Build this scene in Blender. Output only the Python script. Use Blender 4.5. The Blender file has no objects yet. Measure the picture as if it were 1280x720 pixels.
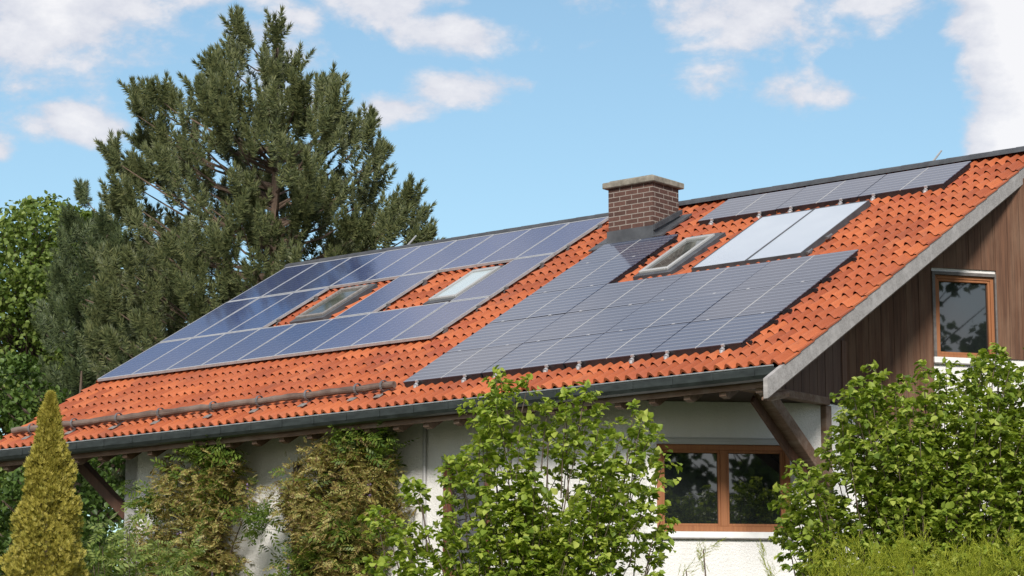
import bpy, bmesh, math, random
import numpy as np
from mathutils import Vector, Matrix, Euler

rng = np.random.default_rng(11)
random.seed(5)
R = math.radians
C = bpy.context.scene.collection
sc = bpy.context.scene

# ------------------------------------------------------------------ camera
YAW, PITCH = R(39.187), R(10.017)
cam = bpy.data.cameras.new('camera')
cam.sensor_width = 36.0
cam.lens = 3326.0 / 1280 * 36
cam.clip_start, cam.clip_end = 0.5, 4000
camo = bpy.data.objects.new('camera', cam); C.objects.link(camo)
camo.location = (18.138, -27.620, 1.697)
camo.rotation_euler = (math.pi/2 + PITCH, 0, YAW)
sc.camera = camo

# ------------------------------------------------------------------ view, sun
sc.view_settings.view_transform = 'Standard'
sc.view_settings.look = 'None'
sc.view_settings.exposure = 0.48
sc.view_settings.gamma = 1
sc.view_settings.use_curve_mapping = False
SUN_EL = R(30)
SUN_DIR = Vector((0.60, -0.80, 0)).normalized() * math.cos(SUN_EL) + Vector((0, 0, math.sin(SUN_EL)))
sun = bpy.data.lights.new('sun', 'SUN'); sun.energy = 3.3; sun.angle = R(11.0); sun.color = (1.0, .94, .865)
suno = bpy.data.objects.new('sun', sun); C.objects.link(suno)
suno.rotation_euler = SUN_DIR.to_track_quat('Z', 'Y').to_euler()

# ------------------------------------------------------------------ world: Nishita sky with clouds
W = bpy.data.worlds.new('World'); sc.world = W; W.use_nodes = True
nt = W.node_tree; N = nt.nodes; L = nt.links
N.clear()
def nd(tree, typ, **kw):
    n = tree.nodes.new(typ)
    for k, v in kw.items():
        if k.startswith('i_'):
            n.inputs[k[2:]].default_value = v
        else: setattr(n, k, v)
    return n
def mth(tree, op, a, b=None, c=None, clamp=False):
    n = tree.nodes.new('ShaderNodeMath'); n.operation = op; n.use_clamp = clamp
    for i, v in enumerate((a, b, c)):
        if v is None: continue
        if isinstance(v, (int, float)): n.inputs[i].default_value = v
        else: tree.links.new(v, n.inputs[i])
    return n.outputs[0]
def mixc(tree, f, a, b, blend='MIX'):
    n = tree.nodes.new('ShaderNodeMix'); n.data_type = 'RGBA'; n.blend_type = blend
    for s, v in ((n.inputs[0], f), (n.inputs[6], a), (n.inputs[7], b)):
        if isinstance(v, (int, float)): s.default_value = v
        elif isinstance(v, tuple): s.default_value = v if len(v) == 4 else (*v, 1)
        else: tree.links.new(v, s)
    return n.outputs[2]
sky = nd(nt, 'ShaderNodeTexSky', sky_type='NISHITA', sun_disc=False)
sky.sun_elevation = SUN_EL
sky.sun_rotation = math.atan2(SUN_DIR.x, SUN_DIR.y)
sky.air_density = 1.0; sky.dust_density = 0.6; sky.ozone_density = 1.6
tc = nd(nt, 'ShaderNodeTexCoord')
sep = nd(nt, 'ShaderNodeSeparateXYZ'); L.new(tc.outputs['Generated'], sep.inputs[0])
X, Y, Z = sep.outputs
az = mth(nt, 'MULTIPLY', mth(nt, 'ARCTAN2', X, Y), 57.29578)
el = mth(nt, 'MULTIPLY', mth(nt, 'ARCSINE', Z), 57.29578)
def noise(tree, vec, scale, detail=5, rough=.55, dist=0.0):
    n = nd(tree, 'ShaderNodeTexNoise'); n.inputs['Scale'].default_value = scale
    n.inputs['Detail'].default_value = detail; n.inputs['Roughness'].default_value = rough
    n.inputs['Distortion'].default_value = dist
    if vec is not None: tree.links.new(vec, n.inputs['Vector'])
    return n
mp = nd(nt, 'ShaderNodeMapping'); mp.inputs['Scale'].default_value = (1, 1, 1.7)
L.new(tc.outputs['Generated'], mp.inputs[0])
n1 = noise(nt, mp.outputs[0], 17, 9, .58, .35).outputs[0]
n2 = noise(nt, mp.outputs[0], 55, 6, .6).outputs[0]
# banks of cloud: azimuth, elevation, half width, half height (degrees), density
BANKS = [(-49.3, 15.6, 3.6, 1.55, 1.0), (-46.0, 16.9, 4.4, 1.5, .95), (-48.55, 13.35, 1.1, .62, .8), (-50.4, 12.75, .6, .32, .7),
         (-42.5, 16.6, 2.6, .9, .8), (-40.4, 15.5, 1.3, .5, .75), (-40.6, 14.35, 1.2, .33, .7), (-41.9, 13.9, .9, .36, .75), (-44.5, 14.4, 1.5, .9, .6),
         (-37.3, 16.7, 1.0, .6, .6), (-34.0, 15.9, 2.1, .8, .62), (-34.8, 14.3, .9, .55, .6), (-32.6, 14.05, 1.3, .5, .66), (-31.4, 16.2, 1.5, .6, .6),
         (-27.2, 15.2, 2.5, 3.8, 4.0), (-27.2, 13.3, 2.1, 2.0, 3.0)]
acc = None
for a0, e0, ra, re, dn in BANKS:
    dx = mth(nt, 'DIVIDE', mth(nt, 'SUBTRACT', az, a0), ra)
    dy = mth(nt, 'DIVIDE', mth(nt, 'SUBTRACT', el, e0), re)
    d2 = mth(nt, 'ADD', mth(nt, 'MULTIPLY', dx, dx), mth(nt, 'MULTIPLY', dy, dy))
    v = mth(nt, 'MULTIPLY', mth(nt, 'SUBTRACT', 1.0, mth(nt, 'SQRT', d2)), dn)
    acc = v if acc is None else mth(nt, 'MAXIMUM', acc, v)
acc = mth(nt, 'MAXIMUM', acc, -1.5)
nn = mth(nt, 'ADD', mth(nt, 'MULTIPLY', mth(nt, 'SUBTRACT', n1, .5), 3.0), mth(nt, 'MULTIPLY', mth(nt, 'SUBTRACT', n2, .5), 1.3))
m1 = mth(nt, 'ADD', acc, nn)
mr = nd(nt, 'ShaderNodeMapRange', interpolation_type='SMOOTHSTEP'); L.new(m1, mr.inputs[0])
mr.inputs[1].default_value = -.18; mr.inputs[2].default_value = .48
# unseen broken cloud added around the framed part for white reflections and neutral ambient
n3 = noise(nt, mp.outputs[0], 2.6, 8, .56, .3).outputs[0]
mr2 = nd(nt, 'ShaderNodeMapRange', interpolation_type='SMOOTHSTEP'); L.new(n3, mr2.inputs[0])
mr2.inputs[1].default_value = .42; mr2.inputs[2].default_value = .60
gate = nd(nt, 'ShaderNodeMapRange', interpolation_type='SMOOTHSTEP'); L.new(el, gate.inputs[0])
gate.inputs[1].default_value = 17.5; gate.inputs[2].default_value = 24
far = nd(nt, 'ShaderNodeMapRange', interpolation_type='SMOOTHSTEP')
L.new(mth(nt, 'ABSOLUTE', mth(nt, 'SUBTRACT', az, -39.0)), far.inputs[0])
far.inputs[1].default_value = 14; far.inputs[2].default_value = 26
g2 = mth(nt, 'MULTIPLY', mr2.outputs[0], mth(nt, 'MAXIMUM', gate.outputs[0], far.outputs[0]))
mask = mth(nt, 'MAXIMUM', mth(nt, 'MULTIPLY', mr.outputs[0], .93), mth(nt, 'MULTIPLY', g2, .85), clamp=True)
ccol = mixc(nt, mth(nt, 'MULTIPLY', mth(nt, 'ADD', mth(nt, 'MULTIPLY', m1, .55), mth(nt, 'SUBTRACT', n2, .55)), 1.3, clamp=True), (4.7, 4.8, 5.35), (6.6, 6.5, 6.6))
tint = mixc(nt, 1.0, sky.outputs[0], (.92, .995, .93), 'MULTIPLY')
skyc = mixc(nt, mask, tint, ccol)
skyc = mixc(nt, mth(nt, 'MULTIPLY', g2, .85), skyc, (6.0, 5.85, 5.9))
bg = nd(nt, 'ShaderNodeBackground'); bg.inputs[1].default_value = 0.105
L.new(skyc, bg.inputs[0])
wo = nd(nt, 'ShaderNodeOutputWorld'); L.new(bg.outputs[0], wo.inputs[0])

# ------------------------------------------------------------------ materials
def mat(name, base=(.5,.5,.5), rough=.7, metal=0.0, ior=1.5):
    m = bpy.data.materials.new(name); m.use_nodes = True
    b = m.node_tree.nodes['Principled BSDF']
    b.inputs['Base Color'].default_value = (*base, 1); b.inputs['Roughness'].default_value = rough
    b.inputs['Metallic'].default_value = metal; b.inputs['IOR'].default_value = ior
    return m, m.node_tree, b
def objco(t): return nd(t, 'ShaderNodeTexCoord').outputs['Object']
def mapped(t, vec, scale=(1,1,1), loc=(0,0,0)):
    n = nd(t, 'ShaderNodeMapping'); n.inputs['Scale'].default_value = scale; n.inputs['Location'].default_value = loc
    t.links.new(vec, n.inputs[0]); return n.outputs[0]
def ramp(t, f, stops):
    n = nd(t, 'ShaderNodeValToRGB'); cr = n.color_ramp
    while len(cr.elements) < len(stops): cr.elements.new(.5)
    for e, (p, c) in zip(cr.elements, stops): e.position = p; e.color = (*c, 1)
    t.links.new(f, n.inputs[0]); return n.outputs[0]
def bump(t, b, h, strength=.3, dist=.01):
    n = nd(t, 'ShaderNodeBump'); n.inputs['Strength'].default_value = strength; n.inputs['Distance'].default_value = dist
    t.links.new(h, n.inputs['Height']); t.links.new(n.outputs[0], b.inputs['Normal'])

def mottled(name, c1, c2, scale, rough=.8, metal=0, bumps=.2, bd=.01, sc3=(1,1,1), detail=6):
    m, t, b = mat(name, c1, rough, metal)
    n = noise(t, mapped(t, objco(t), sc3), scale, detail, .6)
    t.links.new(ramp(t, n.outputs[0], [(.33, c1), (.67, c2)]), b.inputs['Base Color'])
    if bumps: bump(t, b, n.outputs[0], bumps, bd)
    return m
def wood(name, dark, light, grey, vertical=True, board=.1, wear=.5):
    m, t, b = mat(name, dark, .75)
    co = objco(t)
    s = (1/board, 1/board, 1) if vertical else (1, 1, 1)
    grain = noise(t, mapped(t, co, (38, 38, 1.3) if vertical else (3, 38, 38)), 1, 6, .65)
    big = noise(t, mapped(t, co, (2.2, 2.2, .7)), 1.4, 5, .6)
    fine = noise(t, mapped(t, co, (9, 9, .5) if vertical else (.6, 9, 9)), 1, 3, .5)
    c = ramp(t, grain.outputs[0], [(.3, dark), (.7, light)])
    f = mth(t, 'MULTIPLY', mth(t, 'MULTIPLY', mth(t, 'SUBTRACT', mth(t, 'ADD', big.outputs[0], fine.outputs[0]), .92, clamp=True), 3.2, clamp=True), wear)
    c = mixc(t, f, c, grey)
    t.links.new(c, b.inputs['Base Color'])
    bump(t, b, grain.outputs[0], .35, .006)
    return m

M = {}
# tiles
m, t, b = mat('clay_tile', (.55,.16,.06), .62)
co = objco(t)
s_ = nd(t, 'ShaderNodeSeparateXYZ'); t.links.new(co, s_.inputs[0])
fx = mth(t, 'FLOOR', mth(t, 'DIVIDE', s_.outputs[0], .35)); fy = mth(t, 'FLOOR', mth(t, 'DIVIDE', mth(t, 'ADD', s_.outputs[1], .034), .376))
cb = nd(t, 'ShaderNodeCombineXYZ'); t.links.new(fx, cb.inputs[0]); t.links.new(fy, cb.inputs[1])
wn = nd(t, 'ShaderNodeTexWhiteNoise', noise_dimensions='3D'); t.links.new(cb.outputs[0], wn.inputs[0])
c = ramp(t, wn.outputs[0], [(0, (.285,.064,.021)), (.45, (.385,.094,.029)), (.8, (.46,.125,.041)), (1, (.31,.066,.025))])
ns = noise(t, co, 1.1, 6, .65); ns2 = noise(t, co, 26, 5, .65)
c = mixc(t, mth(t, 'MULTIPLY', mth(t, 'SUBTRACT', ns.outputs[0], .45, clamp=True), 1.6, clamp=True), c, (.24,.070,.036))
c = mixc(t, mth(t, 'MULTIPLY', mth(t, 'SUBTRACT', ns2.outputs[0], .56, clamp=True), 2.4, clamp=True), c, (.15,.055,.033))
ns3 = noise(t, mapped(t, co, (7, .8, 1)), 1, 5, .6)
c = mixc(t, mth(t, 'MULTIPLY', mth(t, 'SUBTRACT', ns3.outputs[0], .57, clamp=True), 3.0, clamp=True), c, (.17,.075,.05))
t.links.new(c, b.inputs['Base Color']); bump(t, b, ns2.outputs[0], .18, .004)
M['tile'] = m
# stucco
m, t, b = mat('white_stucco', (.74,.73,.70), .92)
co = objco(t)
n = noise(t, co, 28, 6, .75); n_b = noise(t, mapped(t, co, (1.4,1.4,.5)), 1.6, 5, .6)
c = mixc(t, mth(t, 'MULTIPLY', mth(t, 'SUBTRACT', n_b.outputs[0], .45, clamp=True), 1.5, clamp=True), (.82,.81,.785), (.68,.665,.625))
t.links.new(c, b.inputs['Base Color']); bump(t, b, n.outputs[0], .9, .03)
M['stucco'] = m
# bricks
m, t, b = mat('chimney_brick', (.2,.1,.08), .85)
co = objco(t); s_ = nd(t, 'ShaderNodeSeparateXYZ'); t.links.new(co, s_.inputs[0])
cb = nd(t, 'ShaderNodeCombineXYZ'); t.links.new(mth(t, 'ADD', s_.outputs[0], s_.outputs[1]), cb.inputs[0]); t.links.new(s_.outputs[2], cb.inputs[1])
br = nd(t, 'ShaderNodeTexBrick'); t.links.new(cb.outputs[0], br.inputs[0])
br.inputs['Scale'].default_value = 1; br.inputs['Brick Width'].default_value = .235; br.inputs['Row Height'].default_value = .078
br.inputs['Mortar Size'].default_value = .0075; br.inputs['Mortar Smooth'].default_value = .15; br.inputs['Bias'].default_value = 0
br.inputs['Color1'].default_value = (.062,.030,.023,1); br.inputs['Color2'].default_value = (.105,.050,.038,1); br.inputs['Mortar'].default_value = (.27,.24,.21,1)
n = noise(t, co, 30, 5, .6)
c = mixc(t, .55, br.outputs[0], ramp(t, n.outputs[0], [(.3, (.55,.55,.55)), (.7, (1.25,1.2,1.2))]), 'MULTIPLY')
t.links.new(c, b.inputs['Base Color']); bump(t, b, mth(t, 'SUBTRACT', 1.0, br.outputs[1]), .5, .008)
M['brick'] = m
M['concrete'] = mottled('cap_concrete', (.14,.125,.10), (.28,.26,.215), 9, .9, bumps=.4)
M['lead'] = mottled('lead_flashing', (.055,.058,.066), (.10,.105,.115), 4, .55, .2, bumps=.15)
M['ridge'] = mottled('ridge_cap', (.035,.038,.044), (.065,.07,.078), 6, .6, bumps=.2)
M['gutter'] = mottled('gutter_zinc', (.022,.027,.027), (.045,.055,.054), 5, .42, .35, bumps=.08, sc3=(1,1,3))
M['gutter_lip'] = mottled('gutter_lip', (.22,.24,.25), (.42,.44,.45), 12, .45, .5, bumps=0)
M['alu'] = mottled('aluminium_frame', (.36,.37,.39), (.46,.47,.49), 8, .45, .25, bumps=0)
M['rail'] = mottled('rail_metal', (.15,.15,.155), (.26,.26,.27), 10, .5, .6, bumps=0)
M['black'] = mottled('black_edge', (.012,.012,.014), (.022,.022,.026), 10, .4, bumps=0)
M['clamp'] = mottled('clamp_metal', (.42,.42,.44), (.58,.58,.6), 20, .4, .5, bumps=0)
M['clad'] = wood('weathered_cladding', (.062,.026,.012), (.145,.066,.033), (.24,.15,.095), wear=.4)
M['darkclad'] = wood('dark_cladding', (.050,.021,.012), (.105,.048,.028), (.13,.078,.05), wear=.4)
M['beam'] = wood('brown_beam', (.085,.046,.028), (.20,.12,.078), (.26,.20,.155), vertical=False, wear=.6)
M['soffit'] = wood('soffit_board', (.028,.016,.011), (.06,.035,.024), (.07,.045,.035), vertical=False, wear=.3)
M['grey_wood'] = wood('grey_bargeboard', (.20,.185,.18), (.37,.355,.345), (.46,.44,.43), vertical=False, wear=.5)
M['frame'] = wood('window_frame_wood', (.22,.080,.030), (.32,.130,.048), (.30,.12,.045), wear=.3)
M['redframe'] = wood('shutter_wood', (.085,.026,.015), (.15,.05,.027), (.16,.06,.035), wear=.3)
M['log'] = wood('snow_log', (.060,.036,.027), (.135,.088,.070), (.24,.185,.155), vertical=False, wear=.6)
M['trim'] = mottled('trim_grey', (.16,.145,.135), (.25,.23,.215), 14, .6, bumps=.1)
M['darktrim'] = mottled('trim_dark', (.085,.075,.068), (.15,.135,.125), 14, .6, bumps=.1)
M['whitetrim'] = mottled('sill_white', (.66,.66,.65), (.76,.76,.75), 7, .5, bumps=0)
M['blind'] = mottled('blind_box', (.36,.36,.36), (.46,.46,.455), 5, .5, .2, bumps=0, sc3=(.3,.3,9))
m, t, b = mat('window_glass', (.010,.012,.013), .015, 0, 2.1); M['glass'] = m
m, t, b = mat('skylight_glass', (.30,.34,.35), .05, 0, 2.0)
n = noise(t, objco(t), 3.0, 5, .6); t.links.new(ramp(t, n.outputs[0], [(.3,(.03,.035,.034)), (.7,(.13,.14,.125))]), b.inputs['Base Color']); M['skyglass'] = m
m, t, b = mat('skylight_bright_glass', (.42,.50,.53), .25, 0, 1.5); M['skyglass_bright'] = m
# blue framed cells
m, t, b = mat('blue_cells', (.02,.03,.09), .05, 0, 1.75)
co = objco(t); s_ = nd(t, 'ShaderNodeSeparateXYZ'); t.links.new(co, s_.inputs[0])
def line(t, v, period, width):
    f = mth(t, 'FRACT', mth(t, 'DIVIDE', v, period))
    return mth(t, 'LESS_THAN', f, width)
vor = nd(t, 'ShaderNodeTexVoronoi'); vor.inputs['Scale'].default_value = 60; t.links.new(co, vor.inputs['Vector'])
base = mixc(t, vor.outputs['Distance'], (.020,.036,.115), (.034,.058,.17))
oi = nd(t, 'ShaderNodeObjectInfo')
base = mixc(t, mth(t, 'MULTIPLY', oi.outputs['Random'], .5), base, (.022,.028,.080))
gl = mth(t, 'MAXIMUM', line(t, s_.outputs[0], .1285, .03), line(t, s_.outputs[1], .128, .05))
bus = line(t, s_.outputs[1], .064, .06)
c = mixc(t, mth(t, 'MULTIPLY', bus, .45), base, (.22,.26,.36))
c = mixc(t, mth(t, 'MULTIPLY', gl, .7), c, (.22,.26,.36))
t.links.new(c, b.inputs['Base Color']); M['cells'] = m
n = noise(t, co, 1.7, 3, .5); t.links.new(mth(t, 'ADD', mth(t, 'MULTIPLY', n.outputs[0], .10), .03), b.inputs['Roughness'])
# striped glass-glass modules
m, t, b = mat('striped_cells', (.03,.03,.05), .08, 0, 1.6)
co = objco(t); s_ = nd(t, 'ShaderNodeSeparateXYZ'); t.links.new(co, s_.inputs[0])
base = mixc(t, nd(t, 'ShaderNodeObjectInfo').outputs['Random'], (.038,.060,.115), (.078,.082,.108))
c = mixc(t, mth(t, 'MULTIPLY', line(t, s_.outputs[1], .133, .42), .6), base, (.19,.21,.26))
c = mixc(t, mth(t, 'MULTIPLY', line(t, s_.outputs[1], .133, .16), .75), c, (.012,.012,.03))
t.links.new(c, b.inputs['Base Color']); M['striped'] = m
n = noise(t, co, 2.0, 3, .5); t.links.new(mth(t, 'ADD', mth(t, 'MULTIPLY', n.outputs[0], .10), .05), b.inputs['Roughness'])
m, t, b = mat('collector_glass', (.30,.36,.39), .34, 0, 1.6)
n = noise(t, objco(t), .8, 3, .5); t.links.new(ramp(t, n.outputs[0], [(.3,(.38,.43,.50)), (.7,(.46,.51,.57))]), b.inputs['Base Color']); M['collector'] = m
M['ground'] = mottled('grass_ground', (.05,.062,.03), (.10,.105,.06), 3, .95, bumps=.4)

def leafmat(name, cols, trans=.35, rough=.5):
    m = bpy.data.materials.new(name); m.use_nodes = True; t = m.node_tree
    b = t.nodes['Principled BSDF']; b.inputs['Roughness'].default_value = rough
    b.inputs['Specular IOR Level'].default_value = .35
    g = nd(t, 'ShaderNodeNewGeometry')
    st = [(i/(len(cols)-1), c) for i, c in enumerate(cols)]
    c = ramp(t, g.outputs['Random Per Island'], st)
    t.links.new(c, b.inputs['Base Color'])
    tr = nd(t, 'ShaderNodeBsdfTranslucent')
    tcx = mixc(t, 1.0, c, (1.25, 1.3, .55), 'MULTIPLY'); t.links.new(tcx, tr.inputs[0])
    mx = nd(t, 'ShaderNodeMixShader'); mx.inputs[0].default_value = trans
    t.links.new(b.outputs[0], mx.inputs[1]); t.links.new(tr.outputs[0], mx.inputs[2])
    t.links.new(mx.outputs[0], t.nodes['Material Output'].inputs[0])
    return m
M['hazel'] = leafmat('hazel_leaf', [(.11,.175,.022), (.21,.295,.036), (.32,.40,.058), (.46,.51,.12)], .38)
M['hazel_b'] = leafmat('hazel_leaf_dark', [(.095,.155,.02), (.19,.265,.034), (.29,.37,.054), (.43,.48,.11)], .36)
M['wist'] = leafmat('wisteria_leaf', [(.14,.085,.04), (.25,.185,.06), (.35,.29,.09), (.18,.20,.045), (.48,.42,.17)], .3)
M['wistgreen'] = leafmat('wisteria_green', [(.05,.10,.015), (.11,.17,.025), (.18,.24,.04)], .35)
M['elder'] = leafmat('elder_leaf', [(.09,.14,.03), (.18,.24,.055), (.29,.34,.10)], .35)
M['thuja'] = leafmat('thuja_spray', [(.16,.14,.024), (.31,.27,.045), (.48,.41,.09), (.25,.25,.045)], .3, .6)
M['hedge'] = leafmat('hedge_spray', [(.15,.19,.015), (.30,.34,.03), (.48,.49,.065)], .4, .6)
M['pine'] = leafmat('pine_needle', [(.042,.058,.025), (.075,.095,.038), (.12,.14,.055), (.18,.19,.078)], .12, .5)
M['pine_b'] = leafmat('pine_needle_b', [(.035,.056,.026), (.068,.094,.040), (.12,.15,.06)], .12, .5)
M['oak'] = leafmat('broad_leaf', [(.075,.125,.026), (.135,.195,.042), (.22,.28,.07)], .35)
M['oak_dark'] = leafmat('broad_leaf_dark', [(.04,.08,.015), (.075,.13,.025), (.12,.19,.045)], .3)
M['flower'] = leafmat('wisteria_flower', [(.20,.13,.30), (.34,.25,.45)], .3)
M['bark'] = mottled('bark_brown', (.06,.042,.030), (.14,.10,.075), 10, .9, bumps=.5, sc3=(1,1,.25))
M['pinebark'] = mottled('pine_bark', (.09,.062,.045), (.18,.125,.09), 9, .9, bumps=.5, sc3=(1,1,.3))

# ------------------------------------------------------------------ helpers
class MB:
    def __init__(s): s.v = []; s.f = []; s.mi = []
    def add(s, vs, fs, mi=0):
        o = len(s.v); s.v += [tuple(q) for q in vs]; s.f += [tuple(i+o for i in q) for q in fs]; s.mi += [mi]*len(fs)
    def box(s, a, b, mi=0):
        x0,y0,z0 = a; x1,y1,z1 = b
        s.add([(x0,y0,z0),(x1,y0,z0),(x1,y1,z0),(x0,y1,z0),(x0,y0,z1),(x1,y0,z1),(x1,y1,z1),(x0,y1,z1)],
              [(0,3,2,1),(4,5,6,7),(0,1,5,4),(1,2,6,5),(2,3,7,6),(3,0,4,7)], mi)
    def prism(s, poly, fn0, fn1, mi=0):     # poly of 2-D points, fn0/fn1 map to the two 3-D ends
        n = len(poly); vs = [fn0(q) for q in poly] + [fn1(q) for q in poly]
        fs = [tuple(range(n))[::-1], tuple(range(n, 2*n))] + [(i, (i+1)%n, n+(i+1)%n, n+i) for i in range(n)]
        s.add(vs, fs, mi)
    def tube(s, pts, rad, seg=8, mi=0):
        pts = [Vector(q) for q in pts]; rings = []
        if isinstance(rad, (int, float)): rad = [rad]*len(pts)
        prev = None
        for i, q in enumerate(pts):
            d = (pts[min(i+1, len(pts)-1)] - pts[max(i-1, 0)]).normalized()
            a = d.orthogonal().normalized() if prev is None else (prev - d*prev.dot(d)).normalized()
            prev = a; b_ = d.cross(a)
            rings.append([q + (a*math.cos(k*2*math.pi/seg) + b_*math.sin(k*2*math.pi/seg))*rad[i] for k in range(seg)])
        vs = [v for r_ in rings for v in r_]; fs = []
        for i in range(len(pts)-1):
            for k in range(seg):
                fs.append((i*seg+k, i*seg+(k+1)%seg, (i+1)*seg+(k+1)%seg, (i+1)*seg+k))
        fs.append(tuple(range(seg))[::-1]); fs.append(tuple(range((len(pts)-1)*seg, len(pts)*seg)))
        s.add(vs, fs, mi)
    def build(s, name, mats, parent=None, loc=None, rot=None, bevel=0, smooth=False):
        me = bpy.data.meshes.new(name); me.from_pydata(s.v, [], s.f)
        if not isinstance(mats, (list, tuple)): mats = [mats]
        for q in mats: me.materials.append(q)
        me.polygons.foreach_set('material_index', s.mi)
        bm = bmesh.new(); bm.from_mesh(me)
        bmesh.ops.recalc_face_normals(bm, faces=bm.faces)
        if bevel:
            bmesh.ops.bevel(bm, geom=bm.edges[:], offset=bevel, segments=1, affect='EDGES')
        bm.to_mesh(me); bm.free()
        if smooth: me.polygons.foreach_set('use_smooth', [True]*len(me.polygons))
        me.update()
        return put(name, me, parent, loc, rot)
def put(name, me, parent=None, loc=None, rot=None):
    o = bpy.data.objects.new(name, me); C.objects.link(o)
    if loc is not None: o.location = loc
    if rot is not None: o.rotation_euler = rot
    if parent is not None:
        o.parent = parent
        if loc is None and rot is None:      # built in world coordinates
            o.matrix_parent_inverse = world_of(parent).inverted()
    return o
def world_of(o):
    m = Matrix.LocRotScale(o.location, o.rotation_euler, o.scale)
    if o.parent: m = world_of(o.parent) @ o.matrix_parent_inverse @ m
    return m
def empty(name, loc, rot=(0,0,0)):
    o = bpy.data.objects.new(name, None); C.objects.link(o); o.location = loc; o.rotation_euler = rot
    o.empty_display_size = .2; return o
def tag(o, label, cat, group=None):
    o['label'] = label; o['category'] = cat
    if group: o['group'] = group
    return o
def arrmesh(name, V, F, mats):
    """V (n,3), F (m,k) arrays -> mesh datablock, quickly"""
    me = bpy.data.meshes.new(name); m, k = F.shape
    me.vertices.add(len(V)); me.vertices.foreach_set('co', V.astype(np.float32).ravel())
    me.loops.add(m*k); me.loops.foreach_set('vertex_index', F.astype(np.int32).ravel())
    me.polygons.add(m); me.polygons.foreach_set('loop_start', np.arange(0, m*k, k, dtype=np.int32))
    me.materials.append(mats); me.update(calc_edges=True); me.validate()
    return me
def stamp(P, A, Nn, size, tv, tf):
    """copies of template (tv: x side, y along, z normal) at P, axis A, normal Nn"""
    A = A/np.linalg.norm(A, axis=1, keepdims=True)
    B = np.cross(A, Nn); B /= np.linalg.norm(B, axis=1, keepdims=True)+1e-9
    Nn = np.cross(B, A)
    size = np.asarray(size)[:, None, None]
    V = P[:, None, :] + size*(tv[None, :, 0:1]*B[:, None, :] + tv[None, :, 1:2]*A[:, None, :] + tv[None, :, 2:3]*Nn[:, None, :])
    n, k = len(P), len(tv)
    F = (tf[None] + (np.arange(n)*k)[:, None, None]).reshape(-1, tf.shape[1])
    return V.reshape(-1, 3), F
def unit(a): return a/(np.linalg.norm(a, axis=-1, keepdims=True)+1e-9)

# ------------------------------------------------------------------ ground
g = MB(); n = 24; S = 900
for i in range(n):
    for j in range(n):
        x0, x1 = -S+2*S*i/n, -S+2*S*(i+1)/n; y0, y1 = -S+2*S*j/n, -S+2*S*(j+1)/n
        g.add([(x0,y0,0),(x1,y0,0),(x1,y1,0),(x0,y1,0)], [(0,1,2,3)])
go = g.build('ground', M['ground']); go['kind'] = 'structure'

# ------------------------------------------------------------------ the house
H = 6.55; P_ = R(29.61); CP, SP, TP = math.cos(P_), math.sin(P_), math.tan(P_)
XL, XR, TR = -15.22, 0.0, 7.93; YR = TR*CP
SLOPE = ((0, 0, H), (P_, 0, 0))
def under(y, d=.16):                    # height of the underside of the roof deck
    return H + (y if y < YR else 2*YR - y)*TP - d/CP
house = tag(empty('house', (-7.0, YR, 0)), 'white stucco house with orange tiled roof, brown gable cladding and solar panels', 'house')

# tiled roof slope: wavy profile in stepped courses
ROLL, GAUGE = .175, .376
def tile_sheet():
    per = 9
    prof = []
    for k in range(per):
        u = k/per
        prof.append(0.052*math.sin(math.pi*min(u/.60, 1))**.68 if u < .60 else -.007*math.sin(math.pi*(u-.60)/.40))
    nc = int(round((XR-XL)/ROLL)); xs = XL + np.arange(nc*per+1)*ROLL/per; xs[-1] = XR
    h = np.array([prof[i % per] for i in range(nc*per+1)])
    nr = int(math.ceil((TR+.02)/GAUGE))
    V = []; F = []
    tid = (np.arange(nc*per+1)//(2*per))
    for j in range(nr):
        t0 = j*GAUGE; t1 = min(t0+GAUGE+.03, TR)
        jl = rng.normal(0, .0022, tid.max()+1)[tid]; jt = rng.normal(0, .006, tid.max()+1)[tid]
        lift = .036
        lip = t0 - .03 + jt - .004*(h/.04)
        top = h*1.25 + .029 + jl
        o = len(V)
        rows = [(lip+.05, top - .009), (lip+.004, top - .009), (lip, top - .006), (lip+.006, top), (np.full_like(xs, t0+.17), h*1.15 + .010 + jl*.6), (np.full_like(xs, t1+.02), h*1 + .0)]
        if j == 0: rows = [(lip+.012, top-.050), (lip+.004, top-.048)] + rows[2:]
        for tt, zz in rows:
            V += list(zip(xs, tt, zz))
        m = len(xs)
        for r_ in range(len(rows)-1):
            a = o + r_*m
            F += [(a+i, a+i+1, a+m+i+1, a+m+i) for i in range(m-1)]
        # verge flaps at both ends
        for xe, idx in ((XR+.012, m-1), (XL-.012, 0)):
            b_ = len(V)
            V += [(xs[idx], t0-.03, h[idx]+.026), (xe+(.02 if idx else -.02), t0-.03, h[idx]+.02), (xe+(.02 if idx else -.02), t1, h[idx]-.005), (xs[idx], t1, h[idx]+.004),
                  (xe+(.02 if idx else -.02), t0-.03, -.004), (xe+(.02 if idx else -.02), t1-.03, -.02)]
            F += [(b_, b_+1, b_+2, b_+3), (b_+1, b_+4, b_+5, b_+2)]
    return arrmesh('roof_slope', np.array(V), np.array(F), M['tile'])
ts = tile_sheet(); ts.polygons.foreach_set('use_smooth', [True]*len(ts.polygons))
ts.set_sharp_from_angle(angle=R(50)) if hasattr(ts, 'set_sharp_from_angle') else None
roof = put('roof', ts); roof.location, roof.rotation_euler = SLOPE
roof.parent = house; roof.matrix_parent_inverse = world_of(house).inverted()
mb = MB()   # far slope
mb.add([(XL, YR, H+YR*TP+.02), (XR, YR, H+YR*TP+.02), (XR, 2*YR, H), (XL, 2*YR, H)], [(0,1,2,3)])
mb.build('rear_roof_slope', M['tile'], house)
mb = MB()   # deck under the tiles, both slopes
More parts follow.
